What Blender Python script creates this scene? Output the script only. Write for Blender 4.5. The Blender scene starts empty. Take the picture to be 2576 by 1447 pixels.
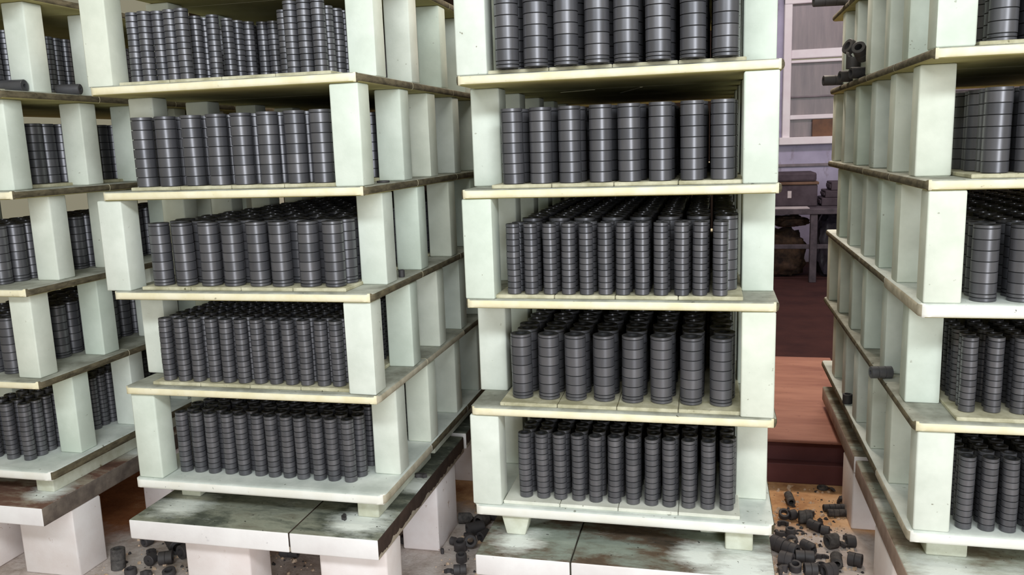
import bpy, bmesh, math, random
from mathutils import Vector, Matrix
random.seed(11)
rnd = random.Random(5)
sc = bpy.context.scene
col = sc.collection

# ------------------------------------------------------------------ camera, world, light, exposure
EYE = 1.318                                   # camera height above the floor
cd = bpy.data.cameras.new('camera')
cd.sensor_width = 36.0
cd.lens = 2073.0 / 2576.0 * 36.0
cd.clip_start = 0.05
cam = bpy.data.objects.new('camera', cd)
col.objects.link(cam)
_D = Vector((499.0, -378.5, 2073.0)).normalized()
_X = Vector((8658.0, 63.5, -2073.0))
_X = (_X - _D * _X.dot(_D)).normalized()
_V = _D.cross(_X)
if _V.y < 0:
    _V = -_V
m = Matrix(((_X.x, -_X.y, -_X.z), (_D.x, -_D.y, -_D.z), (-_V.x, _V.y, _V.z)))
cam.matrix_world = Matrix.Translation((0, 0, EYE)) @ m.to_4x4()
sc.camera = cam

world = bpy.data.worlds.new('hall_light')
sc.world = world
world.use_nodes = True
bg = world.node_tree.nodes['Background']
bg.inputs[0].default_value = (1.0, 0.93, 0.66, 1)
bg.inputs[1].default_value = 0.20

def area(name, loc, target, sx, sy, energy, color):
    ld = bpy.data.lights.new(name, 'AREA')
    ld.shape = 'RECTANGLE'
    ld.size = sx
    ld.size_y = sy
    ld.energy = energy
    ld.color = color
    o = bpy.data.objects.new(name, ld)
    o.location = loc
    d = Vector(target) - Vector(loc)
    o.rotation_euler = d.to_track_quat('-Z', 'Y').to_euler()
    col.objects.link(o)
    return o

area('fluorescent_row_front', (0.15, -0.55, 2.75), (-0.3, 2.05, 1.0), 3.6, 0.35, 72, (0.89, 0.96, 1.0))
area('fill_behind_camera', (2.4, -4.5, 1.50), (-0.4, 2.0, 1.25), 2.0, 2.9, 175, (0.92, 0.97, 1.0))  # broad light added behind the camera for ring highlights and shelf undersides
area('aisle_fill', (0.33, 2.0, 3.4), (0.33, 2.75, 0.0), 1.6, 0.3, 11, (1.0, 0.96, 0.80))  # fill light added to brighten the aisle floor
area('lamp_over_platform', (0.35, 4.4, 2.9), (0.35, 3.7, 0.1), 0.8, 0.3, 44, (1.0, 0.86, 0.74))
area('fluorescent_row_back', (1.2, 6.3, 3.2), (0.9, 8.6, 0.6), 2.4, 0.3, 30, (1.0, 0.86, 0.95))

vs = sc.view_settings
vs.view_transform = 'Standard'
vs.look = 'None'
vs.exposure = 0.36
vs.gamma = 1.0
vs.use_curve_mapping = False

# ------------------------------------------------------------------ materials
def lin(r, g, b):
    f = lambda c: (c / 255.0 / 12.92) if c <= 10 else ((c / 255.0 + 0.055) / 1.055) ** 2.4
    return (f(r), f(g), f(b), 1.0)

def base_mat(name, rough=0.8, spec=0.5):
    mt = bpy.data.materials.new(name)
    mt.use_nodes = True
    nt = mt.node_tree
    b = nt.nodes['Principled BSDF']
    b.inputs['Roughness'].default_value = rough
    b.inputs['Specular IOR Level'].default_value = spec
    return mt, nt, b

def N(nt, kind, **kw):
    n = nt.nodes.new(kind)
    for k, v in kw.items():
        setattr(n, k, v)
    return n

def noise(nt, scale, detail=4.0, rough=0.6, coords='Object', stretch=None, dist=0.0):
    tc = N(nt, 'ShaderNodeTexCoord')
    n = N(nt, 'ShaderNodeTexNoise')
    n.inputs['Scale'].default_value = scale
    n.inputs['Detail'].default_value = detail
    n.inputs['Roughness'].default_value = rough
    n.inputs['Distortion'].default_value = dist
    src = tc.outputs[coords]
    if coords == 'World':
        src = N(nt, 'ShaderNodeNewGeometry').outputs['Position']
    if stretch:
        mp = N(nt, 'ShaderNodeMapping')
        mp.inputs['Scale'].default_value = stretch
        nt.links.new(src, mp.inputs['Vector'])
        src = mp.outputs['Vector']
    nt.links.new(src, n.inputs['Vector'])
    return n.outputs['Fac']

def world_noise(nt, scale, detail=4.0, rough=0.6, stretch=None, dist=0.0):
    g = N(nt, 'ShaderNodeNewGeometry')
    n = N(nt, 'ShaderNodeTexNoise')
    n.inputs['Scale'].default_value = scale
    n.inputs['Detail'].default_value = detail
    n.inputs['Roughness'].default_value = rough
    n.inputs['Distortion'].default_value = dist
    src = g.outputs['Position']
    if stretch:
        mp = N(nt, 'ShaderNodeMapping')
        mp.inputs['Scale'].default_value = stretch
        nt.links.new(src, mp.inputs['Vector'])
        src = mp.outputs['Vector']
    nt.links.new(src, n.inputs['Vector'])
    return n.outputs['Fac']

def ramp(nt, fac, stops):
    r = N(nt, 'ShaderNodeValToRGB')
    el = r.color_ramp.elements
    while len(el) < len(stops):
        el.new(0.5)
    for e, (p, c) in zip(el, stops):
        e.position = p
        e.color = c
    nt.links.new(fac, r.inputs['Fac'])
    return r.outputs['Color']

def mix(nt, fac, a, b, mode='MIX'):
    n = N(nt, 'ShaderNodeMix', data_type='RGBA', blend_type=mode)
    for sock, v in ((n.inputs[0], fac), (n.inputs[6], a), (n.inputs[7], b)):
        if hasattr(v, 'links'):
            nt.links.new(v, sock)
        else:
            sock.default_value = v
    return n.outputs[2]

def bump(nt, b, height, strength=0.3, dist=0.002):
    n = N(nt, 'ShaderNodeBump')
    n.inputs['Strength'].default_value = strength
    n.inputs['Distance'].default_value = dist
    nt.links.new(height, n.inputs['Height'])
    nt.links.new(n.outputs['Normal'], b.inputs['Normal'])

W0 = (0, 0, 0, 1)
W1 = (1, 1, 1, 1)

def mottled(name, c1, c2, scale=14, lo=0.35, hi=0.65, rough=0.85, spots=None, tint=0.0, bumps=0.25,
            stretch=None, spec=0.3, spot_scale=60, spot_at=0.68):
    """base colour mottled between two tones, optional small dark spots and a per-object tint"""
    mt, nt, b = base_mat(name, rough, spec)
    f = world_noise(nt, scale, stretch=stretch)
    c = ramp(nt, f, [(lo, c1), (hi, c2)])
    if tint:
        oi = N(nt, 'ShaderNodeObjectInfo')
        t = ramp(nt, oi.outputs['Random'], [(0.0, (1 - tint, 1 - tint * .45, 1 - tint * .9, 1)), (0.5, (1, 1, 1, 1)),
                                            (1.0, (1, 1 - tint * .12, 1 - tint * .75, 1))])
        c = mix(nt, 1.0, c, t, 'MULTIPLY')
    if spots:
        s = world_noise(nt, spot_scale, detail=2.0)
        k = ramp(nt, s, [(spot_at, W0), (spot_at + 0.05, W1)])
        s2 = world_noise(nt, 5.0)
        k2 = ramp(nt, s2, [(0.45, W0), (0.6, W1)])
        c = mix(nt, mix(nt, 1.0, k, k2, 'MULTIPLY'), c, spots)
    nt.links.new(c, b.inputs['Base Color'])
    if bumps:
        bump(nt, b, world_noise(nt, 180, detail=3), bumps, 0.001)
    return mt

M = {}
M['post'] = mottled('post_ceramic', lin(212, 217, 207), lin(227, 231, 222), 9, spots=lin(140, 138, 120), tint=0.09, rough=0.75, spot_at=0.72)
M['edge'] = mottled('shelf_edge_cream', lin(232, 221, 184), lin(243, 235, 208), 16, spots=lin(92, 84, 62), rough=0.6, spot_at=0.70)
M['edge_white'] = mottled('shelf_edge_white', lin(236, 232, 222), lin(243, 241, 235), 12, spots=lin(60, 58, 55), rough=0.7, spot_at=0.69)
M['side'] = mottled('shelf_side_dirty', lin(78, 71, 56), lin(118, 108, 86), 24, stretch=(1, 1, 3), spots=lin(55, 50, 38), rough=0.85)
M['side_light'] = mottled('shelf_side_beige', lin(170, 160, 140), lin(200, 190, 170), 22, spots=lin(90, 82, 66), rough=0.85)
M['top'] = mottled('shelf_top_dusty', lin(136, 136, 124), lin(186, 187, 176), 11, spots=lin(70, 68, 56), rough=0.85)
M['top_white'] = mottled('shelf_top_powder', lin(196, 202, 196), lin(228, 232, 226), 9, spots=lin(120, 122, 108), rough=0.9)
M['under'] = mottled('shelf_underside', lin(168, 160, 104), lin(190, 182, 128), 6, rough=0.9)
M['tile'] = mottled('setter_tile', lin(168, 162, 132), lin(214, 208, 182), 18, spots=lin(100, 95, 60), rough=0.8)
M['tile_white'] = mottled('setter_tile_pale', lin(214, 214, 200), lin(234, 233, 222), 14, spots=lin(120, 118, 96), rough=0.8)
M['leg'] = mottled('pier_brick', lin(230, 218, 216), lin(241, 233, 233), 7, spots=lin(170, 140, 120), rough=0.9, tint=0.04)
M['block'] = mottled('prop_block', lin(196, 196, 176), lin(220, 222, 208), 14, spots=lin(140, 128, 100), rough=0.9)

def graphite(name, c, rough, metal=0.0):
    mt, nt, b = base_mat(name, rough, 0.5)
    b.inputs['Metallic'].default_value = metal
    oi = N(nt, 'ShaderNodeObjectInfo')
    t = ramp(nt, oi.outputs['Random'], [(0, (0.82, 0.82, 0.84, 1)), (1, (1.18, 1.16, 1.16, 1))])
    f = world_noise(nt, 40, stretch=(1, 1, 0.15))
    c1 = ramp(nt, f, [(0.3, tuple(0.88 * v for v in c[:3]) + (1,)), (0.7, tuple(1.1 * v for v in c[:3]) + (1,))])
    nt.links.new(mix(nt, 1.0, c1, t, 'MULTIPLY'), b.inputs['Base Color'])
    return mt
M['ring'] = graphite('graphite_ring', (0.135, 0.134, 0.146, 1), 0.34, 0.5)
M['ring_face'] = graphite('graphite_face', (0.020, 0.020, 0.022, 1), 0.55)
M['shard'] = graphite('graphite_shard', (0.055, 0.050, 0.052, 1), 0.6)
M['shard_dusty'] = mottled('graphite_dusty', (0.05, 0.045, 0.045, 1), (0.12, 0.11, 0.105, 1), 60, rough=0.8)

def slab_top_mat(name, pts, ztop, tones):
    """dark scorched slab face with white powder lying around the prop blocks"""
    mt, nt, b = base_mat(name, 0.9, 0.25)
    f = world_noise(nt, 4.5, detail=8, rough=0.68, stretch=(0.8, 1.7, 1), dist=0.2)
    c = ramp(nt, f, list(zip((0.30, 0.46, 0.58, 0.70), tones)))
    g = N(nt, 'ShaderNodeNewGeometry')
    mask = None
    for (x, y, r) in pts:
        d = N(nt, 'ShaderNodeVectorMath', operation='DISTANCE')
        nt.links.new(g.outputs['Position'], d.inputs[0])
        d.inputs[1].default_value = (x, y, ztop)
        mr = N(nt, 'ShaderNodeMapRange')
        mr.inputs['From Min'].default_value = r
        mr.inputs['From Max'].default_value = r * 0.15
        nt.links.new(d.outputs['Value'], mr.inputs['Value'])
        if mask is None:
            mask = mr.outputs['Result']
        else:
            mx = N(nt, 'ShaderNodeMath', operation='MAXIMUM')
            nt.links.new(mask, mx.inputs[0])
            nt.links.new(mr.outputs['Result'], mx.inputs[1])
            mask = mx.outputs['Value']
    n2 = world_noise(nt, 13, detail=8, rough=0.7, stretch=(0.7, 1.8, 1))
    ad = N(nt, 'ShaderNodeMath', operation='MULTIPLY_ADD')
    nt.links.new(n2, ad.inputs[0])
    ad.inputs[1].default_value = 1.7
    nt.links.new(mask, ad.inputs[2])
    hv = N(nt, 'ShaderNodeMath', operation='MULTIPLY')
    nt.links.new(ad.outputs['Value'], hv.inputs[0])
    hv.inputs[1].default_value = 0.5
    k = ramp(nt, hv.outputs['Value'], [(0.50, W0), (0.66, (.42, .42, .42, 1)), (0.86, W1)])
    c = mix(nt, k, c, lin(226, 230, 226))
    sp = ramp(nt, world_noise(nt, 70, detail=2), [(0.70, W0), (0.74, W1)])
    c = mix(nt, sp, c, lin(52, 48, 44))
    nt.links.new(c, b.inputs['Base Color'])
    bump(nt, b, world_noise(nt, 120), 0.4, 0.002)
    return mt

def ragged_side_mat(name, dark, light, z_edge, amount):
    """dark glaze whose lower edge has chipped off in teeth"""
    mt, nt, b = base_mat(name, 0.8, 0.3)
    g = N(nt, 'ShaderNodeNewGeometry')
    sx = N(nt, 'ShaderNodeSeparateXYZ')
    nt.links.new(g.outputs['Position'], sx.inputs[0])
    f = world_noise(nt, 22, detail=5, stretch=(1, 1, 0.4))
    mu = N(nt, 'ShaderNodeMath', operation='MULTIPLY_ADD')
    nt.links.new(f, mu.inputs[0])
    mu.inputs[1].default_value = amount
    mu.inputs[2].default_value = z_edge - amount * 0.5
    gt = N(nt, 'ShaderNodeMath', operation='GREATER_THAN')
    nt.links.new(sx.outputs['Z'], gt.inputs[0])
    nt.links.new(mu.outputs['Value'], gt.inputs[1])
    f2 = world_noise(nt, 30)
    d = ramp(nt, f2, [(0.3, dark), (0.7, tuple(v * 1.7 for v in dark[:3]) + (1,))])
    nt.links.new(mix(nt, gt.outputs['Value'], light, d), b.inputs['Base Color'])
    bump(nt, b, f2, 0.5, 0.004)
    return mt

# ------------------------------------------------------------------ geometry helpers
def obj(name, bm_or_me, mats, parent=None, loc=(0, 0, 0), rot=(0, 0, 0)):
    if isinstance(bm_or_me, bmesh.types.BMesh):
        me = bpy.data.meshes.new(name)
        bm_or_me.to_mesh(me)
        bm_or_me.free()
        for mt in (mats if isinstance(mats, (list, tuple)) else [mats]):
            me.materials.append(mt)
    else:
        me = bm_or_me
    o = bpy.data.objects.new(name, me)
    o.location = loc
    o.rotation_euler = rot
    col.objects.link(o)
    if parent is not None:
        o.parent = parent
    return o

def tag(o, label=None, cat=None, group=None, kind=None):
    if label: o['label'] = label
    if cat: o['category'] = cat
    if group: o['group'] = group
    if kind: o['kind'] = kind
    return o

def empty(name, loc, rot=(0, 0, 0)):
    o = bpy.data.objects.new(name, None)
    o.empty_display_size = 0.05
    o.location = loc
    o.rotation_euler = rot
    col.objects.link(o)
    return o

def box(bm, x0, x1, y0, y1, z0, z1, bevel=0.0, seg=2, mat=0):
    r = bmesh.ops.create_cube(bm, size=1.0)
    vs_ = r['verts']
    for v in vs_:
        v.co = Vector((x0 if v.co.x < 0 else x1, y0 if v.co.y < 0 else y1, z0 if v.co.z < 0 else z1))
    fs = list({f for v in vs_ for f in v.link_faces})
    for f in fs:
        f.material_index = mat
    if bevel:
        es = list({e for f in fs for e in f.edges})
        bmesh.ops.bevel(bm, geom=es, offset=bevel, segments=seg, affect='EDGES', profile=0.5)
    return bm

def smooth(bm, angle=40):
    bm.normal_update()
    for f in bm.faces:
        f.smooth = True
    for e in bm.edges:
        if len(e.link_faces) == 2 and e.calc_face_angle(0) > math.radians(angle):
            e.smooth = False
    return bm

def lathe(bm, prof, seg, closed=False, x=0, y=0, z=0, mat=0):
    """revolve a profile of (r, z); closed joins the last ring to the first"""
    rings = []
    for (r, h) in prof:
        rings.append([bm.verts.new((x + r * math.cos(2 * math.pi * i / seg), y + r * math.sin(2 * math.pi * i / seg), z + h)) for i in range(seg)])
    n = len(rings)
    for k in range(n if closed else n - 1):
        a, b_ = rings[k], rings[(k + 1) % n]
        for i in range(seg):
            f = bm.faces.new((a[i], a[(i + 1) % seg], b_[(i + 1) % seg], b_[i]))
            f.smooth = True
            f.material_index = mat
    return rings

def dark_faces(bm, r):
    """end faces and bores are rough and black, recesses blackened as gap shade; only the ground outside shines"""
    bm.normal_update()
    for f in bm.faces:
        if max(math.hypot(v.co.x, v.co.y) for v in f.verts) < r - 0.0005 or abs(f.normal.z) > 0.85:
            f.material_index = 1

def ring_mesh(name, r, h, seg=28):
    bm = bmesh.new()
    c = 0.0011
    prof = [(r * 0.55, 0), (r - 0.004, 0), (r - 0.004, 0.0014), (r - 0.0006, 0.0015), (r, 0.0021), (r, h - 0.0008), (r - 0.0008, h), (r * 0.55, h)]
    lathe(bm, prof, seg, closed=True)
    dark_faces(bm, r)
    smooth(bm, 35)
    me = bpy.data.meshes.new(name)
    bm.to_mesh(me)
    bm.free()
    me.materials.append(M['ring'])
    me.materials.append(M['ring_face'])
    return me

RING = {}
def ring(r, h):
    k = (round(r, 5), round(h, 5))
    if k not in RING:
        RING[k] = ring_mesh('ring', r, h)
    return RING[k]

def column_mesh(name, r, hs, seg=20):
    """a whole column in one mesh: every ring with its own edges, open bore at the top"""
    bm = bmesh.new()
    c = 0.0011
    prof = []
    z = 0.0
    for h in hs:
        prof += [(r - 0.004, z), (r - 0.004, z + 0.0014), (r, z + 0.0019), (r, z + h - 0.0008), (r - 0.0008, z + h)]
        z += h
    prof += [(r * 0.55, z), (r * 0.55, z - 0.02), (0.0004, z - 0.02)]
    lathe(bm, prof, seg)
    dark_faces(bm, r)
    smooth(bm, 35)
    me = bpy.data.meshes.new(name)
    bm.to_mesh(me)
    bm.free()
    me.materials.append(M['ring'])
    me.materials.append(M['ring_face'])
    return me

# column kinds: radius and the ring heights from the bottom up
KIND = {
    'wide_cap': ('wide', 0.0285, [0.0261] * 7 + [0.0095]),
    'wide_thin': ('wide', 0.0285, [0.0088] * 2 + [0.0255] * 6 + [0.0085]),
    'wide_tall': ('wide', 0.0300, [0.0088] * 2 + [0.0270] * 7 + [0.0088]),
    'slim': ('slim', 0.0183, [0.0160] * 11 + [0.0095]),
    'slim_low': ('slim', 0.0165, [0.0150] * 11 + [0.0080]),
}
COLMESH = {k: column_mesh('ring_stack', v[1], v[2]) for k, v in KIND.items()}

ORD = ['first', 'second', 'third', 'fourth', 'fifth', 'sixth', 'seventh', 'eighth', 'ninth', 'tenth', 'eleventh',
       'twelfth', 'thirteenth', 'fourteenth', 'fifteenth', 'sixteenth', 'seventeenth', 'eighteenth', 'nineteenth', 'twentieth']
STACK = {'K': 'leftmost rack', 'M': 'second rack from left', 'C': 'third rack from left', 'R': 'rightmost rack'}
LEVEL = {1: 'top shelf', 2: 'second shelf', 3: 'middle shelf', 4: 'fourth shelf', 5: 'bottom shelf'}
n_columns = 0

def full_column(x, y, z, kind, label, group):
    """a column as a thing with every ring as a part"""
    global n_columns
    n_columns += 1
    w, r, hs = KIND[kind]
    root = empty('ring_stack', (x, y, z), (rnd.uniform(-.004, .004), rnd.uniform(-.004, .004), 0))
    tag(root, label, 'ring stack', group)
    h0 = 0.0
    dx = dy = 0.0
    for h in hs:
        dx += rnd.uniform(-.0005, .0005)
        dy += rnd.uniform(-.0005, .0005)
        o = obj('ring' if h > 0.012 else 'thin_ring', ring(r, h), None, root,
                (dx, dy, h0), (0, 0, rnd.uniform(0, 6.28)))
        h0 += h
    return root

def plain_column(x, y, z, kind, label, group):
    global n_columns
    n_columns += 1
    o = obj('ring_stack', COLMESH[kind], None, None, (x, y, z), (rnd.uniform(-.006, .006), rnd.uniform(-.006, .006), rnd.uniform(0, 6.28)))
    return tag(o, label, 'ring stack', group)

def column_rows(name, spots, label):
    """the uncounted columns deeper in a shelf, one object"""
    vs_, fs_ = [], []
    seg = 10
    for (x, y, z, kind, detail) in spots:
        w, r, hs = KIND[kind]
        prof = []
        zz = 0.0
        if detail:
            for h in hs:
                prof += [(r - 0.003, zz), (r, zz + 0.0011), (r, zz + h - 0.0009)]
                zz += h
            prof += [(r - 0.0014, zz)]
        else:
            zz = sum(hs)
            prof = [(r, 0), (r, zz - 0.001), (r - 0.0014, zz)]
        prof += [(r * 0.55, zz), (r * 0.5, zz - 0.015)]
        b0 = len(vs_)
        for (pr, pz) in prof:
            for i in range(seg):
                a = 2 * math.pi * i / seg
                vs_.append((x + pr * math.cos(a), y + pr * math.sin(a), z + pz))
        for k in range(len(prof) - 1):
            for i in range(seg):
                j = (i + 1) % seg
                fs_.append((b0 + k * seg + i, b0 + k * seg + j, b0 + (k + 1) * seg + j, b0 + (k + 1) * seg + i))
        fs_.append(tuple(b0 + (len(prof) - 1) * seg + i for i in range(seg)))
    me = bpy.data.meshes.new(name)
    me.from_pydata(vs_, [], fs_)
    me.polygons.foreach_set('use_smooth', [True] * len(me.polygons))
    try:
        me.set_sharp_from_angle(angle=math.radians(55))
    except Exception:
        pass
    me.materials.append(M['ring'])
    me.materials.append(M['ring_face'])
    for p in me.polygons:
        if abs(p.normal.z) > 0.85:
            p.material_index = 1
    o = obj(name, me, None)
    tag(o, label, 'ring stacks', None, 'stuff')
    return o

# ------------------------------------------------------------------ stack layout
HT = 0.012                                     # half a shelf plate's thickness
TILE = 0.010
SLAB_Z = {'K': EYE - 1.030, 'M': EYE - 1.030, 'C': EYE - 1.065, 'R': EYE - 1.055}     # top of each car's base plates
SLAB_TH = 0.060
DEPTH = 0.405                                  # depth of one plate
S = {   # x of the left edge, y of the front edge, shelf mid heights from shelf 0 (above the frame) to shelf 5
    'K': (-2.757, 1.990, [0.478, 0.190, -0.098, -0.386, -0.670, -0.957], 2.030, 2.150),
    'M': (-1.663, 1.985, [0.468, 0.180, -0.107, -0.389, -0.670, -0.953], 1.998, 2.130),
    'C': (-0.632, 2.050, [0.450, 0.162, -0.125, -0.413, -0.709, -0.991], 2.058, 2.205),
    'R': (0.476, 2.050, [0.454, 0.166, -0.125, -0.412, -0.700, -0.980], 2.060, 2.205),
}
WIDTH = 0.80
TILED = {'K': (1, 2), 'M': (1, 2, 3, 4), 'C': (1, 2, 3, 4, 5), 'R': (1, 2, 4)}
POSTW = {'K': 0.080, 'M': 0.080, 'C': 0.081, 'R': 0.082}

# ------------------------------------------------------------------ the hall
def structure(name, bm, mats):
    return tag(obj(name, bm, mats), kind='structure')

def floor_mat():
    mt, nt, b = base_mat('sandy_floor', 0.95, 0.2)
    g = N(nt, 'ShaderNodeNewGeometry')
    sx = N(nt, 'ShaderNodeSeparateXYZ')
    nt.links.new(g.outputs['Position'], sx.inputs[0])
    f = world_noise(nt, 9, detail=7, rough=0.7)
    dust = ramp(nt, f, [(0.30, lin(160, 142, 130)), (0.5, lin(206, 193, 186)), (0.7, lin(228, 219, 214))])
    f2 = world_noise(nt, 5, detail=7, rough=0.7)
    sand = ramp(nt, f2, [(0.30, lin(150, 100, 66)), (0.50, lin(212, 166, 122)), (0.72, lin(238, 204, 168))])
    # yellow sand lies deeper in, pale powder near the front of the cars
    mr = N(nt, 'ShaderNodeMapRange')
    mr.inputs['From Min'].default_value = 2.68
    mr.inputs['From Max'].default_value = 3.10
    nt.links.new(sx.outputs['Y'], mr.inputs['Value'])
    n3 = world_noise(nt, 4, detail=5)
    ad = N(nt, 'ShaderNodeMath', operation='ADD')
    nt.links.new(mr.outputs['Result'], ad.inputs[0])
    nt.links.new(n3, ad.inputs[1])
    k = ramp(nt, ad.outputs['Value'], [(0.55, W0), (0.85, W1)])
    near = mix(nt, k, dust, sand)
    # rusty brown floor between and under the two left cars
    mr2 = N(nt, 'ShaderNodeMapRange')
    mr2.inputs['From Min'].default_value = -1.0
    mr2.inputs['From Max'].default_value = -1.5
    nt.links.new(sx.outputs['X'], mr2.inputs['Value'])
    mr3 = N(nt, 'ShaderNodeMapRange')
    mr3.inputs['From Min'].default_value = 2.2
    mr3.inputs['From Max'].default_value = 2.5
    nt.links.new(sx.outputs['Y'], mr3.inputs['Value'])
    mm = N(nt, 'ShaderNodeMath', operation='MULTIPLY')
    nt.links.new(mr2.outputs['Result'], mm.inputs[0])
    nt.links.new(mr3.outputs['Result'], mm.inputs[1])
    ad2 = N(nt, 'ShaderNodeMath', operation='MULTIPLY_ADD')
    nt.links.new(mm.outputs['Value'], ad2.inputs[0])
    ad2.inputs[1].default_value = 0.7
    nt.links.new(n3, ad2.inputs[2])
    rust = ramp(nt, f2, [(0.3, lin(112, 66, 38)), (0.55, lin(160, 104, 66)), (0.75, lin(196, 150, 112))])
    near = mix(nt, ramp(nt, ad2.outputs['Value'], [(0.65, W0), (0.95, W1)]), near, rust)
    # beyond the cars the floor is red-oxide paint, darkened to stand in for shade
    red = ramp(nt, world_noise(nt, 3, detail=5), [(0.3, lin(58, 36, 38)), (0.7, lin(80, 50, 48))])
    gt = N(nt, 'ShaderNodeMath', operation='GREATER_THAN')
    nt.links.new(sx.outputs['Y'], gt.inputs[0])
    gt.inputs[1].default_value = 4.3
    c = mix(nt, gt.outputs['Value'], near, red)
    nt.links.new(c, b.inputs['Base Color'])
    bump(nt, b, world_noise(nt, 55, detail=6, rough=0.7), 0.7, 0.008)
    return mt

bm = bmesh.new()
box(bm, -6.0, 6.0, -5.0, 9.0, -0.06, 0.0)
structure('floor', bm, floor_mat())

def wall_mat():
    mt, nt, b = base_mat('plaster_wall', 0.9, 0.2)
    f = world_noise(nt, 2.2, detail=6)
    c = ramp(nt, f, [(0.3, lin(158, 152, 176)), (0.7, lin(194, 188, 212))])
    s = ramp(nt, world_noise(nt, 9, detail=4, stretch=(1, 1, 0.4)), [(0.58, W0), (0.72, W1)])
    c = mix(nt, s, c, lin(140, 128, 140))
    # left of the window the wall colour changes to dark brown
    g = N(nt, 'ShaderNodeNewGeometry')
    sx = N(nt, 'ShaderNodeSeparateXYZ')
    nt.links.new(g.outputs['Position'], sx.inputs[0])
    lt = N(nt, 'ShaderNodeMath', operation='LESS_THAN')
    nt.links.new(sx.outputs['X'], lt.inputs[0])
    lt.inputs[1].default_value = 0.2
    c = mix(nt, lt.outputs['Value'], c, ramp(nt, world_noise(nt, 3), [(0.3, lin(40, 31, 26)), (0.7, lin(58, 45, 37))]))
    nt.links.new(c, b.inputs['Base Color'])
    return mt
WY = 9.0
X0, X1 = 0.71, 3.0                       # window span
ZS, ZT = EYE - 0.075, EYE + 1.36
bm = bmesh.new()
box(bm, -6, X0, WY, WY + 0.15, 0, 4.2)
box(bm, X1, 6, WY, WY + 0.15, 0, 4.2)
box(bm, X0, X1, WY, WY + 0.15, 0, ZS)
box(bm, X0, X1, WY, WY + 0.15, ZT, 4.2)
structure('wall_back', bm, wall_mat())

white_paint = mottled('window_paint', lin(240, 230, 236), lin(248, 242, 246), 5, rough=0.6)
grey_paint = mottled('rail_paint', lin(120, 112, 118), lin(150, 140, 146), 5, rough=0.6)
mt, nt, b = base_mat('grimy_glass', 0.35, 0.5)
f = world_noise(nt, 7, detail=5, stretch=(2.2, 1, 0.25))
nt.links.new(ramp(nt, f, [(0.3, lin(104, 92, 96)), (0.7, lin(136, 122, 122))]), b.inputs['Base Color'])
M['glass'] = mt
win = tag(empty('window_1', (X0, WY, ZS)), kind='structure')
def wpart(name, x0, x1, z0, z1, y0, y1, mt, bev=0.006):
    bm = bmesh.new()
    box(bm, x0 - X0, x1 - X0, y0, y1, z0 - ZS, z1 - ZS, bev, 1)
    return obj(name, bm, mt, win)
zr = [ZS, EYE + 0.155, EYE + 0.73, ZT]
wpart('stile', X0, X0 + 0.075, ZS, ZT, -0.06, 0.06, white_paint)
wpart('stile', 1.72, 1.80, ZS, ZT, -0.06, 0.06, white_paint)
wpart('stile', X1 - 0.08, X1, ZS, ZT, -0.06, 0.06, white_paint)
wpart('sill', X0 - 0.03, X1, ZS - 0.03, ZS + 0.045, -0.10, 0.06, white_paint)
wpart('rail', X0 + 0.075, X1 - 0.08, EYE + 0.145, EYE + 0.19, -0.05, 0.05, white_paint)
wpart('rail', X0 + 0.075, X1 - 0.08, EYE + 0.745, EYE + 0.83, -0.05, 0.05, white_paint)
wpart('lower_bead', X0 + 0.075, X1 - 0.08, EYE + 0.70, EYE + 0.728, -0.055, 0.05, white_paint)
wpart('glazing_bar', X0 + 0.075, X1 - 0.08, EYE + 0.36, EYE + 0.378, -0.04, 0.05, grey_paint)
wpart('rail', X0, X1, ZT - 0.09, ZT, -0.07, 0.06, white_paint)
for (a, b_) in ((EYE - 0.03, EYE + 0.145), (EYE + 0.19, EYE + 0.36), (EYE + 0.378, EYE + 0.70), (EYE + 0.83, ZT - 0.09)):
    for (xa, xb) in ((X0 + 0.075, 1.72), (1.80, X1 - 0.08)):
        wpart('pane', xa, xb, a, b_, 0.0, 0.012, M['glass'], 0)
bm = bmesh.new()
box(bm, X0 - 0.4, X1 + 0.3, WY - 0.02, WY, EYE - 0.33, EYE - 0.30, 0.004, 1)
structure('trim_1', bm, grey_paint)
orange = mottled('orange_board', lin(106, 82, 70), lin(130, 96, 76), 9)
bm = bmesh.new()
box(bm, 1.0, 1.5, WY - 0.065, WY - 0.052, EYE - 0.03, EYE + 0.14, 0.003, 1)
o = obj('orange_board', bm, orange)
tag(o, 'small orange board leaning in the lowest row of the back window', 'board')

# bench by the back wall
steel = mottled('bench_steel', lin(66, 60, 68), lin(92, 84, 92), 12, rough=0.6)
bt = tag(empty('work_bench', (0.3, 7.7, 0)), 'long dark steel work bench against the back wall below the window', 'bench')
BZ = EYE - 0.655
bm = bmesh.new(); box(bm, 0, 1.9, 0, 0.75, BZ - 0.05, BZ, 0.005, 1); obj('bench_top', bm, steel, bt)
for (x, y) in ((0.05, 0.04), (0.60, 0.04), (0.72, 0.66), (1.82, 0.04), (1.82, 0.66), (0.05, 0.66)):
    bm = bmesh.new(); box(bm, x - 0.03, x + 0.03, y - 0.03, y + 0.03, 0, BZ - 0.05, 0.004, 1); obj('leg', bm, steel, bt)
bm = bmesh.new(); box(bm, 0.05, 1.82, 0.05, 0.07, 0.30, 0.34, 0.003, 1); obj('stretcher', bm, steel, bt)
paper = mottled('pale_sheet', lin(180, 172, 176), lin(206, 198, 200), 8)
bm = bmesh.new(); box(bm, 0.38, 0.86, 7.705, 7.9, BZ, BZ + 0.008, 0.002, 1)
tag(obj('paper_sheet', bm, paper), 'thin pale sheet lying at the front edge of the back bench', 'paper')
dark = mottled('dark_case', lin(62, 52, 60), lin(80, 70, 78), 9, rough=0.7)
c1 = tag(empty('storage_case', (0.40, 7.95, BZ)), 'large dark storage case with brown band on the back bench', 'case')
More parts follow.
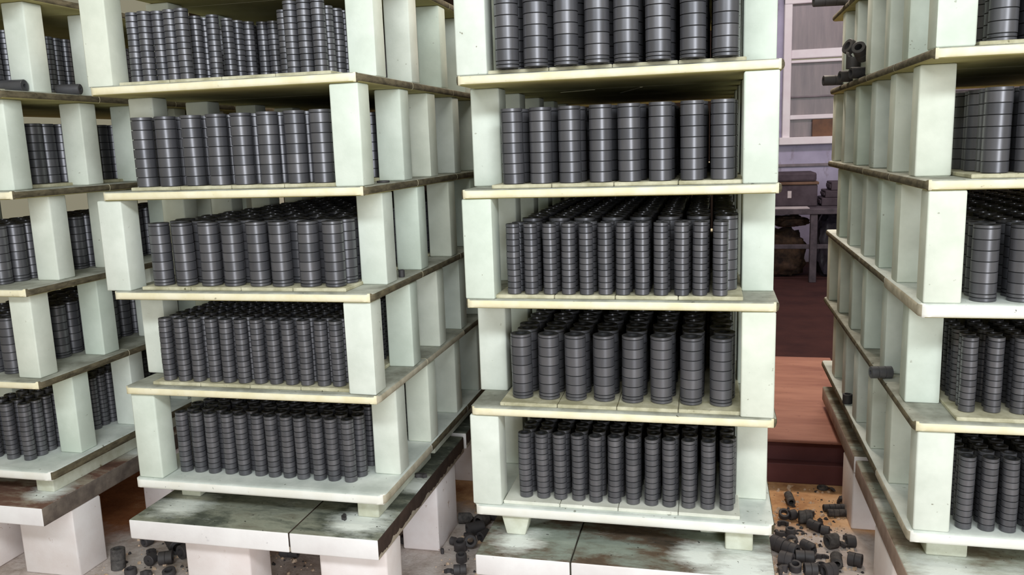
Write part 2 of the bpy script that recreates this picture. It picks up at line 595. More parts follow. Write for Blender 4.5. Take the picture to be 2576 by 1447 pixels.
bm = bmesh.new(); box(bm, 0, 0.55, 0, 0.35, 0, 0.20, 0.012, 2); obj('case_body', bm, dark, c1)
bm = bmesh.new(); box(bm, -0.01, 0.56, -0.012, 0.36, 0.20, 0.225, 0.005, 1); obj('band', bm, mottled('brown_band', lin(96, 74, 62), lin(120, 94, 78), 9), c1)
bm = bmesh.new(); box(bm, 0, 0.54, 0, 0.35, 0.225, 0.31, 0.02, 2); obj('lid', bm, dark, c1)
bm = bmesh.new(); box(bm, 0.29, 0.325, -0.006, 0.0, 0.08, 0.145, 0.002, 1); obj('latch', bm, paper, c1)
for i, (xa, za, zb, lab) in enumerate(((0.99, 0, 0.075, 'low dark crate at the bottom of the small stack on back bench'),
                                  (1.02, 0.075, 0.14, 'dark crate in the middle of the small stack on back bench'),
                                  (1.07, 0.14, 0.215, 'narrow dark crate on top of the small stack on back bench'))):
    bm = bmesh.new(); box(bm, xa, 1.55, 7.98, 8.3, BZ + za, BZ + zb, 0.008, 2)
    for k in range(3):
        box(bm, xa - 0.012, xa + 0.004, 8.0 + k * 0.1, 8.05 + k * 0.1, BZ + za + 0.02, BZ + zb - 0.02, 0.003, 1)
    tag(obj('crate', bm, dark), lab, 'crate')

def sack(name, x, y, z0, sx, sy, sz, mt, label, seed):
    r_ = random.Random(seed)
    bm = bmesh.new()
    bmesh.ops.create_icosphere(bm, subdivisions=4, radius=1.0)
    from mathutils import noise as nz
    for v in bm.verts:
        p = v.co.copy()
        q = nz.noise(p * 2.2 + Vector((seed, 0, 0))) * 0.28 + abs(nz.noise(p * 5 + Vector((0, seed, 0)))) * 0.22
        p = Vector((math.copysign(abs(p.x) ** 0.7, p.x), math.copysign(abs(p.y) ** 0.7, p.y), math.copysign(abs(p.z) ** 0.75, p.z)))
        p *= 1.0 + q - 0.12
        v.co = Vector((p.x * sx, p.y * sy, max(p.z, -0.9) * sz + 0.9 * sz))
    smooth(bm, 60)
    o = obj(name, bm, mt, None, (x, y, z0))
    return tag(o, label, 'sack')
brown = mottled('brown_sacking', lin(48, 38, 36), lin(92, 72, 60), 16, rough=0.8)
black = mottled('black_plastic', lin(44, 40, 50), lin(64, 58, 70), 12, rough=0.45)
sack('paper_sack', 0.66, 8.15, 0.0, 0.22, 0.2, 0.235, brown, 'crumpled brown sack lying on the floor under the back bench', 3)
sack('paper_sack', 0.72, 8.05, 0.475, 0.17, 0.14, 0.055, brown, 'smaller brown sack on top of the pile under the back bench', 8)
sack('waste_bag', 1.09, 8.15, 0.0, 0.14, 0.17, 0.32, black, 'black plastic bag standing beside the brown sacks under the bench', 12)

# low red platform across the end of the right aisle
redp = mottled('red_oxide_paint', lin(146, 98, 84), lin(176, 126, 108), 4, rough=0.55, stretch=(0.6, 3, 1), spots=lin(96, 54, 48))
redd = mottled('dark_red_paint', lin(92, 54, 54), lin(106, 64, 64), 5, rough=0.7)
pl = tag(empty('steel_platform', (0.17, 3.14, 0)), 'low red painted platform with overhanging top at end of right aisle', 'platform')
bm = bmesh.new(); box(bm, 0, 0.44, 0.0, 1.25, 0.162, 0.175, 0.003, 1); obj('deck', bm, redp, pl)
bm = bmesh.new(); box(bm, 0, 0.44, 0.045, 1.22, 0.0, 0.162); obj('skirt', bm, redd, pl)
bm = bmesh.new(); box(bm, 0, 0.44, 0.0, 0.045, 0.0, 0.078, 0.003, 1); obj('step_rail', bm, redd, pl)

# ------------------------------------------------------------------ posts and shelf plates
def post_mesh(w, d, h, i):
    r_ = random.Random(i)
    bm = bmesh.new()
    box(bm, -w / 2, w / 2, -d / 2, d / 2, 0, h, 0.0045, 2)
    for v in bm.verts:
        v.co.x += r_.uniform(-.0006, .0006)
        v.co.y += r_.uniform(-.0006, .0006)
    smooth(bm, 50)
    me = bpy.data.meshes.new('kiln_post')
    bm.to_mesh(me); bm.free()
    me.materials.append(M['post'])
    return me

def plate_bm(w, d, th, front, rnd_l=0.02):
    """plate with rounded outer corners at the front when it is the front one, bullnosed edges"""
    bm = bmesh.new()
    pts = []
    if front:
        r = 0.030
        for k in range(7):
            a = math.pi + k / 6 * math.pi / 2
            pts.append((r + r * math.cos(a), r + r * math.sin(a)))
        for k in range(7):
            a = 1.5 * math.pi + k / 6 * math.pi / 2
            pts.append((w - r + r * math.cos(a), r + r * math.sin(a)))
    else:
        pts += [(0, 0), (w, 0)]
    pts += [(w, d), (0, d)]
    # outline rings from bottom to top with the edge rounded
    b_ = min(0.009, th * 0.36)
    cx, cy = w / 2, d / 2
    def inset(p, q):
        x = min(max(p[0], q), w - q)
        y = min(max(p[1], q), d - q) if front else p[1]
        if front and p[1] >= d: y = d
        return x, y
    rings = []
    for (q, z) in ((b_, -th / 2), (b_ * .3, -th / 2 + b_ * .3), (0, -th / 2 + b_), (0, th / 2 - b_), (b_ * .3, th / 2 - b_ * .3), (b_, th / 2)):
        rings.append([bm.verts.new((*inset(p, q), z)) for p in pts])
    n = len(pts)
    for k in range(len(rings) - 1):
        for i in range(n):
            j = (i + 1) % n
            bm.faces.new((rings[k][i], rings[k][j], rings[k + 1][j], rings[k + 1][i]))
    bm.faces.new(rings[-1])
    bm.faces.new(list(reversed(rings[0])))
    bmesh.ops.remove_doubles(bm, verts=bm.verts, dist=0.00005)
    bm.normal_update()
    for f in bm.faces:
        nn = f.normal
        if nn.z > 0.75: f.material_index = 2
        elif nn.z < -0.75: f.material_index = 3
        elif abs(nn.x) > 0.7 or nn.y > 0.5: f.material_index = 1
        else: f.material_index = 0
    smooth(bm, 45)
    return bm

PLATE = {}
def plate(front, th, mats, key):
    k = (front, th, key)
    if k not in PLATE:
        bm = plate_bm(WIDTH, DEPTH - 0.002, th, front)
        me = bpy.data.meshes.new('kiln_shelf')
        bm.to_mesh(me); bm.free()
        for mt in mats: me.materials.append(mt)
        PLATE[k] = me
    return PLATE[k]

TILES = {}
def tile_me(w, d, key):
    k = (round(w, 4), round(d, 4), key)
    if k not in TILES:
        bm = bmesh.new()
        box(bm, 0, w, 0, d, 0, TILE, 0.0018, 1)
        me = bpy.data.meshes.new('tile')
        bm.to_mesh(me); bm.free()
        me.materials.append(M[key])
        TILES[k] = me
    return TILES[k]

STREAKS = [(-.444, 2.545, -.334, 2.487), (-.280, 2.72, -.196, 2.475)]     # two pale scrapes under a plate
ROWWORD = ['front', 'second', 'third', 'rear']
LEVEL0 = dict(LEVEL)
LEVEL0[0] = 'uppermost cut-off shelf'
for st, (xl, yf, zs, pf, ps) in S.items():
    for i, z in enumerate(zs):
        th = 0.024
        if i == 5: th = 0.030
        white = (i == 5) or (st == 'R' and i == 3)
        for r in range(4):
            if i == 0 and st in 'C':
                pass
            front = r == 0
            sidem = 'side'
            if (st, i, r) in (('R', 3, 0), ('M', 5, 0), ('M', 4, 0), ('M', 4, 1), ('R', 5, 0)): sidem = 'side_light'
            ths = 0.034 if (st == 'R' and i == 3 and r == 0) else th
            key = ('w' if white else 'c') + sidem
            me = plate(front, ths, (M['edge_white' if white else 'edge'], M[sidem], M['top_white' if white else 'top'], M['under']), key)
            o = obj('kiln_shelf', me, None, None, (xl, yf + r * DEPTH, EYE + z + HT - ths / 2))
            tag(o, '%s %s plate of the %s, %s' % ('white' if white else 'cream', 'front' if r == 0 else ROWWORD[r] + ' from front' if r < 3 else 'rearmost', LEVEL0[i], STACK[st]),
                'shelf', 'kiln shelf plates')
            if i in TILED[st]:
                key = 'tile_white' if (st, i) in (('C', 5),) else 'tile'
                tx0 = xl + (0.083 if st != 'R' else 0.10)
                tw = 0.158
                y0 = 0.022 if r == 0 else 0.0
                if st == 'M': y0 += 0.008 if r == 0 else 0
                for k in range(4):
                    obj('tile', tile_me(tw - 0.0015, DEPTH - y0 - 0.003, key), None, o,
                        (tx0 - xl + k * tw, y0, ths / 2))

for o in list(col.objects):
    if o.name == 'kiln_shelf' or o.name.startswith('kiln_shelf.'):
        if o['label'].startswith('cream second from front plate of the top shelf, third'):
            for (x0, y0, x1, y1) in STREAKS:
                L = math.hypot(x1 - x0, y1 - y0)
                bm = bmesh.new()
                box(bm, -L / 2, L / 2, -0.004, 0.004, -0.0012, 0.0, 0.0005, 1)
                obj('scrape', bm, M['edge'], o, ((x0 + x1) / 2 - o.location.x, (y0 + y1) / 2 - o.location.y, -0.012), (0, 0, math.atan2(y1 - y0, x1 - x0)))

PM = {}
def post(st, lvl, side, k, x, y, n):
    z0 = S[st][2][lvl] + HT
    z1 = S[st][2][lvl - 1] + HT - (0.034 if (st == 'R' and lvl - 1 == 3 and k < 2) else 0.024)
    w = POSTW[st]
    key = (st, lvl, k % 3)
    if key not in PM:
        PM[key] = post_mesh(w, 0.072, z1 - z0 - 0.0005, hash(key) % 1000)
    o = obj('kiln_post', PM[key], None, None, (x, y + 0.036, EYE + z0), (0, 0, rnd.uniform(-.03, .03)))
    tag(o, 'white post, %s on %s of %s, %s' % ('frontmost' if k == 0 else ORD[k] + ' from front', side, LEVEL[lvl], STACK[st]), 'post',
        'square white kiln posts')

for st, (xl, yf, zs, pf, ps) in S.items():
    fr = [pf + d for d in (0, 0.290, 0.545, 0.800, 1.060, 1.330)]
    se = [ps + d for d in (0, 0.270, 0.565, 0.840, 1.120, 1.385)]
    for lvl in range(1, 6):
        odd = lvl % 2 == 1
        w = POSTW[st]
        for side in ('left', 'right'):
            ys = fr if (odd == (side == 'left')) else se
            for k, y in enumerate(ys):
                if (st == 'R' and side == 'right' or st == 'K' and side == 'left') and k in (1, 3, 4):
                    continue
                jx = rnd.uniform(-.004, .004)
                x = xl + 0.012 + w / 2 + jx if side == 'left' else xl + WIDTH - 0.008 - w / 2 + jx
                if st == 'K' and side == 'right': x -= 0.02
                if st == 'C' and side == 'left' and lvl in (2, 4): x -= 0.018
                if st == 'C' and side == 'left' and lvl in (1, 3, 5): x -= 0.010
                if st == 'M' and side == 'left': x += {1: -0.02, 2: 0, 3: -0.03, 4: -0.03, 5: 0.0}[lvl]
                post(st, lvl, side, k, x, y + rnd.uniform(-.008, .008) * (k > 0), len(ys))

# ------------------------------------------------------------------ ring stacks
ROW1 = {
    'C1': (2.060, 'wide_tall', [-0.492, -0.419, -0.345, -0.268, -0.198, -0.122, -0.042, 0.033]),
    'C2': (2.105, 'wide_cap', [-0.497, -0.424, -0.347, -0.269, -0.196, -0.120, -0.043, 0.030]),
    'C3': (2.093, 'slim', [-0.502, -0.455, -0.405, -0.357, -0.309, -0.261, -0.215, -0.167, -0.119, -0.068, -0.023, 0.026]),
    'C4': (2.134, 'wide_thin', [-0.498, -0.423, -0.349, -0.273, -0.197, -0.121, -0.045, 0.032]),
    'C5': (2.113, 'slim', [-0.492, -0.444, -0.395, -0.345, -0.297, -0.247, -0.197, -0.148, -0.1, -0.05, -0.001, 0.049]),
    'M2': (2.048, 'wide_cap', [-1.548, -1.472, -1.391, -1.314, -1.239, -1.160, -1.080, -1.004]),
    'M3': (2.053, 'wide_thin', [-1.531, -1.457, -1.376, -1.304, -1.224, -1.154, -1.069, -0.994]),
    'M4': (2.043, 'slim', [-1.538, -1.487, -1.44, -1.388, -1.342, -1.293, -1.243, -1.195, -1.145, -1.098, -1.047, -1.001]),
    'M5': (2.072, 'slim', [-1.536, -1.488, -1.441, -1.387, -1.34, -1.288, -1.243, -1.195, -1.149, -1.097, -1.052, -1.001]),
    'R1': (2.130, 'wide_tall', [0.637, 0.712, 0.787, 0.862]),
    'R2': (2.110, 'wide_cap', [0.633, 0.703, 0.776, 0.850]),
    'R3': (2.107, 'wide_thin', [0.625, 0.705, 0.782, 0.860]),
    'R4': (2.127, 'slim', [0.611, 0.668, 0.725, 0.775, 0.825, 0.875]),
    'R5': (2.097, 'slim', [0.612, 0.663, 0.71, 0.76, 0.81, 0.86]),
    'K1': (2.085, 'slim', [-2.270, -2.222, -2.174, -2.126]),
    'K2': (2.080, 'wide_cap', [-2.355, -2.280, -2.205, -2.130]),
    'K3': (2.085, 'wide_thin', [-2.355, -2.280, -2.205, -2.130]),
    'K4': (2.090, 'wide_thin', [-2.355, -2.280, -2.205, -2.135]),
    'K5': (2.085, 'slim', [-2.250, -2.182, -2.117]),
}
# rows counted one by one: level -> number of rows
COUNTED = {'C1': 1, 'C2': 2, 'C3': 3, 'C4': 3, 'C5': 3, 'M2': 1, 'M3': 3, 'M4': 3, 'M5': 3}
ROWN = ['front', 'second', 'third']
YEND = 3.60
def shelf_z(st, lvl):
    return EYE + S[st][2][lvl] + HT + (TILE if lvl in TILED[st] else 0.0)
SHOWN = {'R1': 1, 'R2': 2, 'R3': 2, 'R4': 3, 'R5': 3}

for key, (y1, kind, xs) in ROW1.items():
    st, lvl = key[0], int(key[1])
    z = shelf_z(st, lvl)
    w, r, hs = KIND[kind]
    while st == 'R' and xs[-1] < 1.06:
        xs.append(xs[-1] + (0.050 if w == 'slim' else 0.075))
    pitch = 2 * r + (0.005 if w == 'slim' else 0.006)
    grp = 'ring stacks on the %s of the %s' % (LEVEL[lvl], STACK[st])
    spots = []
    nrow = int((YEND - y1) / pitch)
    for row in range(nrow):
        kd = kind
        xx = xs
        y = y1 + row * pitch
        if key == 'C3' and row >= 2:
            kd = 'wide_cap'
            y = y1 + 2 * pitch + 0.012 + (row - 2) * 0.063
            if y > YEND: break
            xx = [-0.470 + 0.073 * q for q in range(8)]
        for c_, x in enumerate(xx):
            if y > y1 + 0.01:
                stag = (0.35 if key in ('M3', 'M5') else 0.1) * pitch * (row % 2)
                px = x + stag + rnd.uniform(-.003, .003)
                py = y + rnd.uniform(-.0018, .0018)
            else:
                px, py = x, y + rnd.uniform(-.002, .002)
            if key == 'M2' and row > 0: px = max(px, -1.532)
            if st == 'M' and row > 0: px = min(px, -0.952 - r - 0.006)
            hidden_out = st == 'R' and c_ >= SHOWN[key]
            if st == 'K':
                last = len(xx) - 1
                full = (row == 0 and c_ >= 1) or (c_ == last and row in (1, 2, 3, 4, 5))
                lab = '%s %s ring stack from right, %s of %s, %s' % (('rightmost', 'second', 'third', 'fourth')[last - c_], w,
                        'front row' if row == 0 else (ORD[row] if row < 20 else '') + ' row', LEVEL[lvl], STACK[st])
                if c_ == last: lab = lab.replace(' from right', '')
                if full:
                    full_column(px, py, z, kd, lab, grp)
                else:
                    spots.append((px, py, z, kd, c_ == last or row < 3))
                continue
            lab = '%s %s ring stack from left, %s row of %s, %s' % (ORD[c_], w, ROWN[row] if row < 3 else '', LEVEL[lvl], STACK[st])
            if row == 0 and not hidden_out:
                full_column(px, py, z, kd, lab, grp)
            elif row < COUNTED.get(key, 1) and not hidden_out:
                plain_column(px, py, z, kd, lab, grp)
            elif st == 'R' and c_ == 0 and row in (1, 2):
                full_column(px, py, z, kd, lab, grp)
            else:
                spots.append((px, py, z, kd, row < 6 or c_ in (0, len(xx) - 1)))
    if spots:
        column_rows('ring_stack_rows', spots, 'dark rows of ring stacks behind the front ones on the %s, %s' % (LEVEL[lvl], STACK[st]))

# top shelf of the second rack: slim columns set out unevenly
M1 = [(-1.543, 2.05), (-1.501, 2.045), (-1.465, 2.056), (-1.426, 2.05), (-1.385, 2.045), (-1.382, 2.10), (-1.377, 2.135), (-1.329, 2.10),
      (-1.328, 2.17), (-1.325, 2.215), (-1.308, 2.25), (-1.275, 2.27), (-1.240, 2.27), (-1.120, 2.11), (-1.074, 2.06), (-1.035, 2.06),
      (-0.995, 2.06), (-0.988, 2.10), (-0.985, 2.15), (-0.979, 2.19)]
z = shelf_z('M', 1)
for i, (x, y) in enumerate(M1):
    full_column(x, y, z, 'slim' if y < 2.09 else 'slim_low', '%s slim ring stack from left on the top shelf, second rack from left' % ORD[i],
                'ring stacks on the top shelf of the second rack from left')
spots = []
for row in range(28):
    for c_ in range(12):
        y = 2.31 + row * 0.044
        if y < YEND:
            spots.append((-1.53 + c_ * 0.048 + rnd.uniform(-.004, .004), y, z, 'slim_low', row < 3))
column_rows('ring_stack_rows', spots, 'dark rows of slim ring stacks behind the uneven front, top shelf, second rack')

# ------------------------------------------------------------------ base plates, props, piers
slabside = {
    'K': mottled('slab_side_scorched', lin(92, 82, 76), lin(124, 112, 102), 20, rough=0.8, spots=lin(50, 44, 40)),
    'M': ragged_side_mat('slab_side_chipped', lin(56, 44, 38), lin(176, 164, 148), SLAB_Z['M'] - SLAB_TH + 0.014, 0.05),
    'C': mottled('slab_side_dark', lin(70, 66, 60), lin(104, 98, 88), 20, rough=0.8),
    'R': mottled('slab_side_tan', lin(150, 128, 116), lin(176, 154, 140), 14, rough=0.85, spots=lin(104, 78, 66)),
}
slabfront = mottled('slab_front_white', lin(232, 226, 226), lin(244, 240, 240), 7, rough=0.85, spots=lin(70, 66, 78), spot_scale=26, spot_at=0.70)
SL = {  # x edges across (left, seam(s), right), front y
    'K': ([-2.72, -2.28, -1.943], 1.925), 'M': ([-1.626, -1.118, -0.855], 1.904),
    'C': ([-0.598, -0.343, 0.163], 1.940), 'R': ([0.469, 0.80, 1.230], 1.940)}
POWDER = {'K': [(-2.02, 2.04, .10), (-2.25, 2.16, .09), (-1.97, 2.4, .10)],
          'M': [(-0.945, 2.00, .125), (-1.53, 2.03, .12), (-1.22, 2.16, .06), (-0.88, 2.26, .09)],
          'C': [(-0.50, 2.04, .10), (0.09, 1.99, .17), (-0.02, 2.03, .10), (-0.52, 2.2, .10)],
          'R': [(0.56, 2.03, .14), (0.68, 1.96, .16), (0.52, 2.4, .08)]}
TONES = {'K': (lin(74, 50, 42), lin(112, 84, 72), lin(156, 146, 130), lin(118, 96, 82)),
         'M': (lin(44, 47, 43), lin(82, 86, 77), lin(138, 140, 126), lin(110, 106, 92)),
         'C': (lin(58, 52, 44), lin(96, 80, 66), lin(134, 142, 132), lin(150, 158, 148)),
         'R': (lin(92, 76, 62), lin(130, 120, 104), lin(168, 172, 160), lin(112, 82, 66))}
for st, (xe, y0) in SL.items():
    topm = slab_top_mat('slab_top_' + STACK[st].replace(' ', '_'), POWDER[st], SLAB_Z[st], TONES[st])
    SLAB_TOP = SLAB_Z[st]
    SLAB_BOT = SLAB_TOP - SLAB_TH
    for row in range(2):
        for k in range(len(xe) - 1):
            bm = bmesh.new()
            ya = y0 + row * 0.83
            box(bm, xe[k] + (0.0007 if k else 0), xe[k + 1] - (0.0007 if k + 1 < len(xe) - 1 else 0), ya, ya + 0.80, SLAB_BOT, SLAB_TOP, 0.005, 2)
            bm.normal_update()
            for f in bm.faces:
                if f.normal.z > 0.8: f.material_index = 1
                elif abs(f.normal.x) > 0.6: f.material_index = 2
            if not (k == 0 or k == len(xe) - 2): pass
            smooth(bm, 50)
            o = obj('base_plate', bm, [slabfront, topm, slabside[st]])
            tag(o, 'thick white fronted base plate, %s %s half under %s' % ('front' if row == 0 else 'rear', 'left' if k == 0 else 'right', STACK[st]), 'slab', 'base plates')

def prop(x0, x1, y0, y1, z0, z1, label, taper=0.0, mt='block'):
    bm = bmesh.new()
    box(bm, x0, x1, y0, y1, z0, z1, 0.004, 2)
    if taper:
        for v in bm.verts:
            t = (z1 - v.co.z) / (z1 - z0)
            v.co.x += (((x0 + x1) / 2) - v.co.x) * taper * t
    smooth(bm, 50)
    return tag(obj('prop_block', bm, M[mt]), label, 'block', 'prop blocks under the bottom shelves')

for st in 'KM':
    SLAB_TOP = SLAB_Z[st]
    xl, yf, zs = S[st][0], S[st][1], S[st][2]
    zt = EYE + zs[5] + HT - 0.030
    for (xa, nm) in ((xl + WIDTH - 0.105, 'right'), (xl + 0.09, 'left')):
        for q, (ya, yb) in enumerate(((yf + 0.045, yf + 0.50), (yf + 0.54, yf + 1.0), (yf + 1.04, yf + 1.5))):
            if nm == 'left' and q > 0: yb = ya + 0.12
            if nm == 'left' and q == 0: ya += 0.05; yb = ya + 0.07
            prop(xa, xa + 0.065, ya, yb, SLAB_TOP, zt, 'pale prop block, %s on %s side under bottom shelf, %s' % (('front', 'middle', 'rear')[q], nm, STACK[st]))
zt = EYE + S['C'][2][5] + HT - 0.030
SLAB_TOP = SLAB_Z['C']
for (xa, xb, ya, tp, nm) in ((-0.555, -0.475, 2.065, 0.35, 'tapered brown-stained prop block at front left'), (-0.02, -0.10 + 0.15, 2.16, 0, 'pale prop block behind the front right one'),
                             (0.045, 0.115, 2.075, 0, 'pale prop block at front right')):
    prop(min(xa, xb), max(xa, xb), ya, ya + 0.065, SLAB_TOP, zt, nm + ' under the third rack', tp, 'block')
for q, (xa, ya) in enumerate(((-0.54, 2.80), (0.05, 2.80), (-0.54, 3.4), (0.05, 3.4))):
    prop(xa, xa + 0.07, ya, ya + 0.07, SLAB_TOP, zt, 'pale prop block deep under the third rack, %s %s' % ('middle' if q < 2 else 'rear', 'left' if q % 2 == 0 else 'right'))
zt = EYE + S['R'][2][5] + HT - 0.030
SLAB_TOP = SLAB_Z['R']
for q, (xa, ya, nm) in enumerate(((0.535, 2.11, 'front left'), (1.13, 2.11, 'front right'), (0.535, 2.8, 'middle left'), (1.13, 2.8, 'middle right'), (0.535, 3.4, 'rear left'), (1.13, 3.4, 'rear right'))):
    prop(xa, xa + 0.095, ya, ya + 0.07, SLAB_TOP, zt, 'pale prop block at %s under the rightmost rack' % nm)

def pier(x0, x1, y0, y1, label):
    bm = bmesh.new()
    box(bm, x0, x1, y0, y1, 0, SLAB_Z['K' if x0 < -1.9 else 'M' if x0 < -.7 else 'C' if x0 < .3 else 'R'] - SLAB_TH, 0.006, 2)
    r_ = random.Random(int(abs(x0 * 1000) + y0 * 77))
    for v in bm.verts:
        v.co.x += r_.uniform(-.0015, .0015)
        v.co.y += r_.uniform(-.0015, .0015)
    smooth(bm, 50)
    return tag(obj('brick_pier', bm, M['leg']), label, 'brick', 'brick piers under the base plates')
P = [(-1.057, -0.857, 1.955, 2.065, 'white brick pier at front right under the second rack'),
     (-1.487, -1.277, 1.955, 2.065, 'white brick pier at front left under the second rack'),
     (-0.985, -0.858, 2.395, 2.600, 'pale brick pier, second from front on right side, second rack'),
     (-1.60, -1.48, 2.395, 2.60, 'pale brick pier, second from front on left side, second rack'),
     (-0.985, -0.862, 2.97, 3.18, 'pale brick pier, third from front on right side, second rack'),
     (-1.60, -1.48, 2.97, 3.18, 'pale brick pier, third from front on left side, second rack'),
     (-0.985, -0.862, 3.33, 3.50, 'pale brick pier at rear right under the second rack'),
     (-1.60, -1.48, 3.33, 3.50, 'pale brick pier at rear left under the second rack'),
     (-2.155, -1.945, 2.040, 2.165, 'large pinkish white brick pier at front right under the leftmost rack'),
     (-2.40, -2.265, 2.040, 2.165, 'pinkish brick pier cut by the left edge under the leftmost rack'),
     (-2.07, -1.95, 2.52, 2.66, 'pale brick pier, second from front on right side, leftmost rack'),
     (-2.07, -1.95, 2.98, 3.18, 'pale brick pier, third from front on right side, leftmost rack'),
     (-2.70, -2.56, 2.10, 2.30, 'pale brick pier at front left under the leftmost rack'),
     (-2.70, -2.56, 3.0, 3.2, 'pale brick pier at rear left under the leftmost rack'),
     (-0.54, -0.33, 1.93, 2.04, 'white brick pier at front left under the third rack'),
     (-0.06, 0.15, 1.93, 2.04, 'white brick pier at front right under the third rack'),
     (-0.57, -0.45, 2.85, 3.05, 'pale brick pier at middle left under the third rack'),
     (0.03, 0.15, 2.85, 3.05, 'pale brick pier at middle right under the third rack'),
     (-0.57, -0.45, 3.3, 3.5, 'pale brick pier at rear left under the third rack'),
     (0.03, 0.15, 3.3, 3.5, 'pale brick pier at rear right under the third rack'),
     (0.47, 0.58, 2.16, 2.40, 'tan brick pier nearest the front on left side, rightmost rack'),
     (0.47, 0.58, 2.78, 2.98, 'tan brick pier, second from front on left side, rightmost rack'),
     (0.63, 0.74, 3.3, 3.5, 'tan brick pier at rear left under the rightmost rack'),
     (1.10, 1.22, 2.0, 2.2, 'tan brick pier at front right under the rightmost rack'),
     (1.10, 1.22, 3.2, 3.4, 'tan brick pier at rear right under the rightmost rack')]
for a in P:
    pier(*a)

# ------------------------------------------------------------------ broken rings and tubes
def tube_bm(r, L, bands, bore=0.55, seg=20, dent=0.0, seed=0):
    """a tube fragment of `bands` rings lying along z, centred"""
    bm = bmesh.new()
    c = 0.0012
    prof = [(r * bore, -L / 2)]
    h = L / bands
    for k in range(bands):
        z0 = -L / 2 + k * h
        prof += [(r - c * 1.3, z0), (r, z0 + c), (r, z0 + h - c), (r - c * 1.3, z0 + h)]
    prof += [(r * bore, L / 2)]
    lathe(bm, prof, seg, closed=True)
    if dent:
        r_ = random.Random(seed)
        ph = r_.uniform(0, 6.28)
        for v in bm.verts:
            if v.co.z > L * 0.3:
                v.co.z -= dent * (0.5 + 0.5 * math.cos(math.atan2(v.co.y, v.co.x) * 2 + ph)) + r_.uniform(0, dent * .3)
    smooth(bm, 35)
    return bm

def arc_bm(r, h, a0, a1, bore=0.55, seg=9):
    """a broken piece of a ring"""
    bm = bmesh.new()
    vs_ = []
    for i in range(seg + 1):
        a = a0 + (a1 - a0) * i / seg
        j = 1.0 + 0.06 * math.sin(i * 2.3)
        vs_.append([bm.verts.new((q * math.cos(a), q * math.sin(a), z_)) for (q, z_) in ((r * bore, -h / 2), (r * j, -h / 2), (r * j, h / 2), (r * bore, h / 2))])
    for i in range(seg):
        for k in range(4):
            bm.faces.new((vs_[i][k], vs_[i][(k + 1) % 4], vs_[i + 1][(k + 1) % 4], vs_[i + 1][k]))
    bm.faces.new(vs_[0][::-1]); bm.faces.new(vs_[-1])
    smooth(bm, 35)
    return bm

def lie(name, x, y, z0, r, L, bands, yaw, label, group, tilt=0.0, mt='shard', dent=0.0, bore=0.55):
    q = SIZE.get(group, 1.0); r *= q; L *= q; dent *= q
    """tube lying on its side on height z0, axis turned by yaw in plan"""
    bm = tube_bm(r, L, bands, bore, dent=dent, seed=int(x * 999))
    o = obj(name, bm, M[mt], None, (x, y, z0 + r + abs(math.sin(tilt)) * L / 2), (0, math.pi / 2 + tilt, yaw))
    return tag(o, label, 'fragment', group)

def stand(name, x, y, z0, r, L, bands, label, group, mt='shard', dent=0.0, bore=0.6, tip=0.0):
    q = SIZE.get(group, 1.0); r *= q; L *= q; dent *= q
    bm = tube_bm(r, L, bands, bore, dent=dent, seed=int(x * 999))
    o = obj(name, bm, M[mt], None, (x, y, z0 + L / 2 + math.sin(tip) * r), (tip, 0, 0))
    return tag(o, label, 'fragment', group)

def chip(x, y, z0, r, h, a0, a1, yaw, label, group, tip=0.0, mt='shard'):
    q = SIZE.get(group, 1.0); r *= q; h *= q
    bm = arc_bm(r, h, a0, a1)
    cx, cy = r * .78 * math.cos((a0 + a1) / 2), r * .78 * math.sin((a0 + a1) / 2)
    for v in bm.verts:
        v.co.x -= cx; v.co.y -= cy
    if tip:
        bmesh.ops.rotate(bm, verts=bm.verts, cent=(0, 0, 0), matrix=Matrix.Rotation(tip, 3, 'X'))
    lo = min(v.co.z for v in bm.verts)
    o = obj('ring_shard', bm, M[mt], None, (x, y, z0 - lo), (0, 0, yaw))
    return tag(o, label, 'fragment', group)

GR = 'broken rings on the floor of the right aisle'
GM = 'broken rings on the floor between second and third rack'
GL = 'broken rings under the second rack'
SIZE = {GR: 0.78, GM: 0.80, GL: 0.86}
lie('tube_fragment', .29, 2.965, 0, .019, .085, 2, 1.65, 'upright-looking slim tube pointing at the viewer, back of right aisle', GR, mt='shard_dusty')
stand('ring_fragment', .259, 2.826, 0, .024, .022, 1, 'round dark ring left of a twin, beside third rack, right aisle', GR, tip=.5)
lie('tube_fragment', .286, 2.826, 0, .022, .032, 1, .5, 'short dark tube touching a round ring, beside third rack, right aisle', GR)
chip(.252, 2.776, 0, .024, .02, 0, 2.6, .2, 'dark curved chip just below the twin rings, right aisle', GR)
chip(.344, 2.866, 0, .028, .025, 0, 2.2, .4, 'brown-black curved chip above the big lying tube, right aisle', GR)
lie('tube_fragment', .326, 2.800, 0, .029, .056, 2, .05, 'big dark tube lying sideways in the middle of right aisle', GR, mt='shard_dusty')
lie('tube_fragment', .352, 2.752, 0, .022, .060, 2, -.75, 'dark tube running diagonally from the big lying tube, right aisle', GR)
chip(.374, 2.790, 0, .03, .022, 0, 1.1, -.9, 'narrow dark splinter right of the diagonal tube, right aisle', GR, tip=.9)
lie('tube_fragment', .381, 2.725, 0, .020, .034, 1, -.3, 'short dark tube at the lower end of the diagonal tube', GR)
lie('tube_fragment', .436, 2.915, 0, .0165, .100, 4, .22, 'long slim banded tube lying at the right side of the aisle, rear one', GR)
lie('tube_fragment', .445, 2.875, 0, .0165, .098, 4, .16, 'long slim banded tube lying at the right side of the aisle, front one', GR, mt='shard_dusty')
chip(.466, 2.985, 0, .027, .03, 0, 2.4, 1.0, 'dark chip behind the long slim tubes, right aisle', GR, tip=.4)
chip(.474, 2.955, 0, .022, .02, 0, 1.6, 2.0, 'small dark chip leaning behind the long slim tubes', GR)
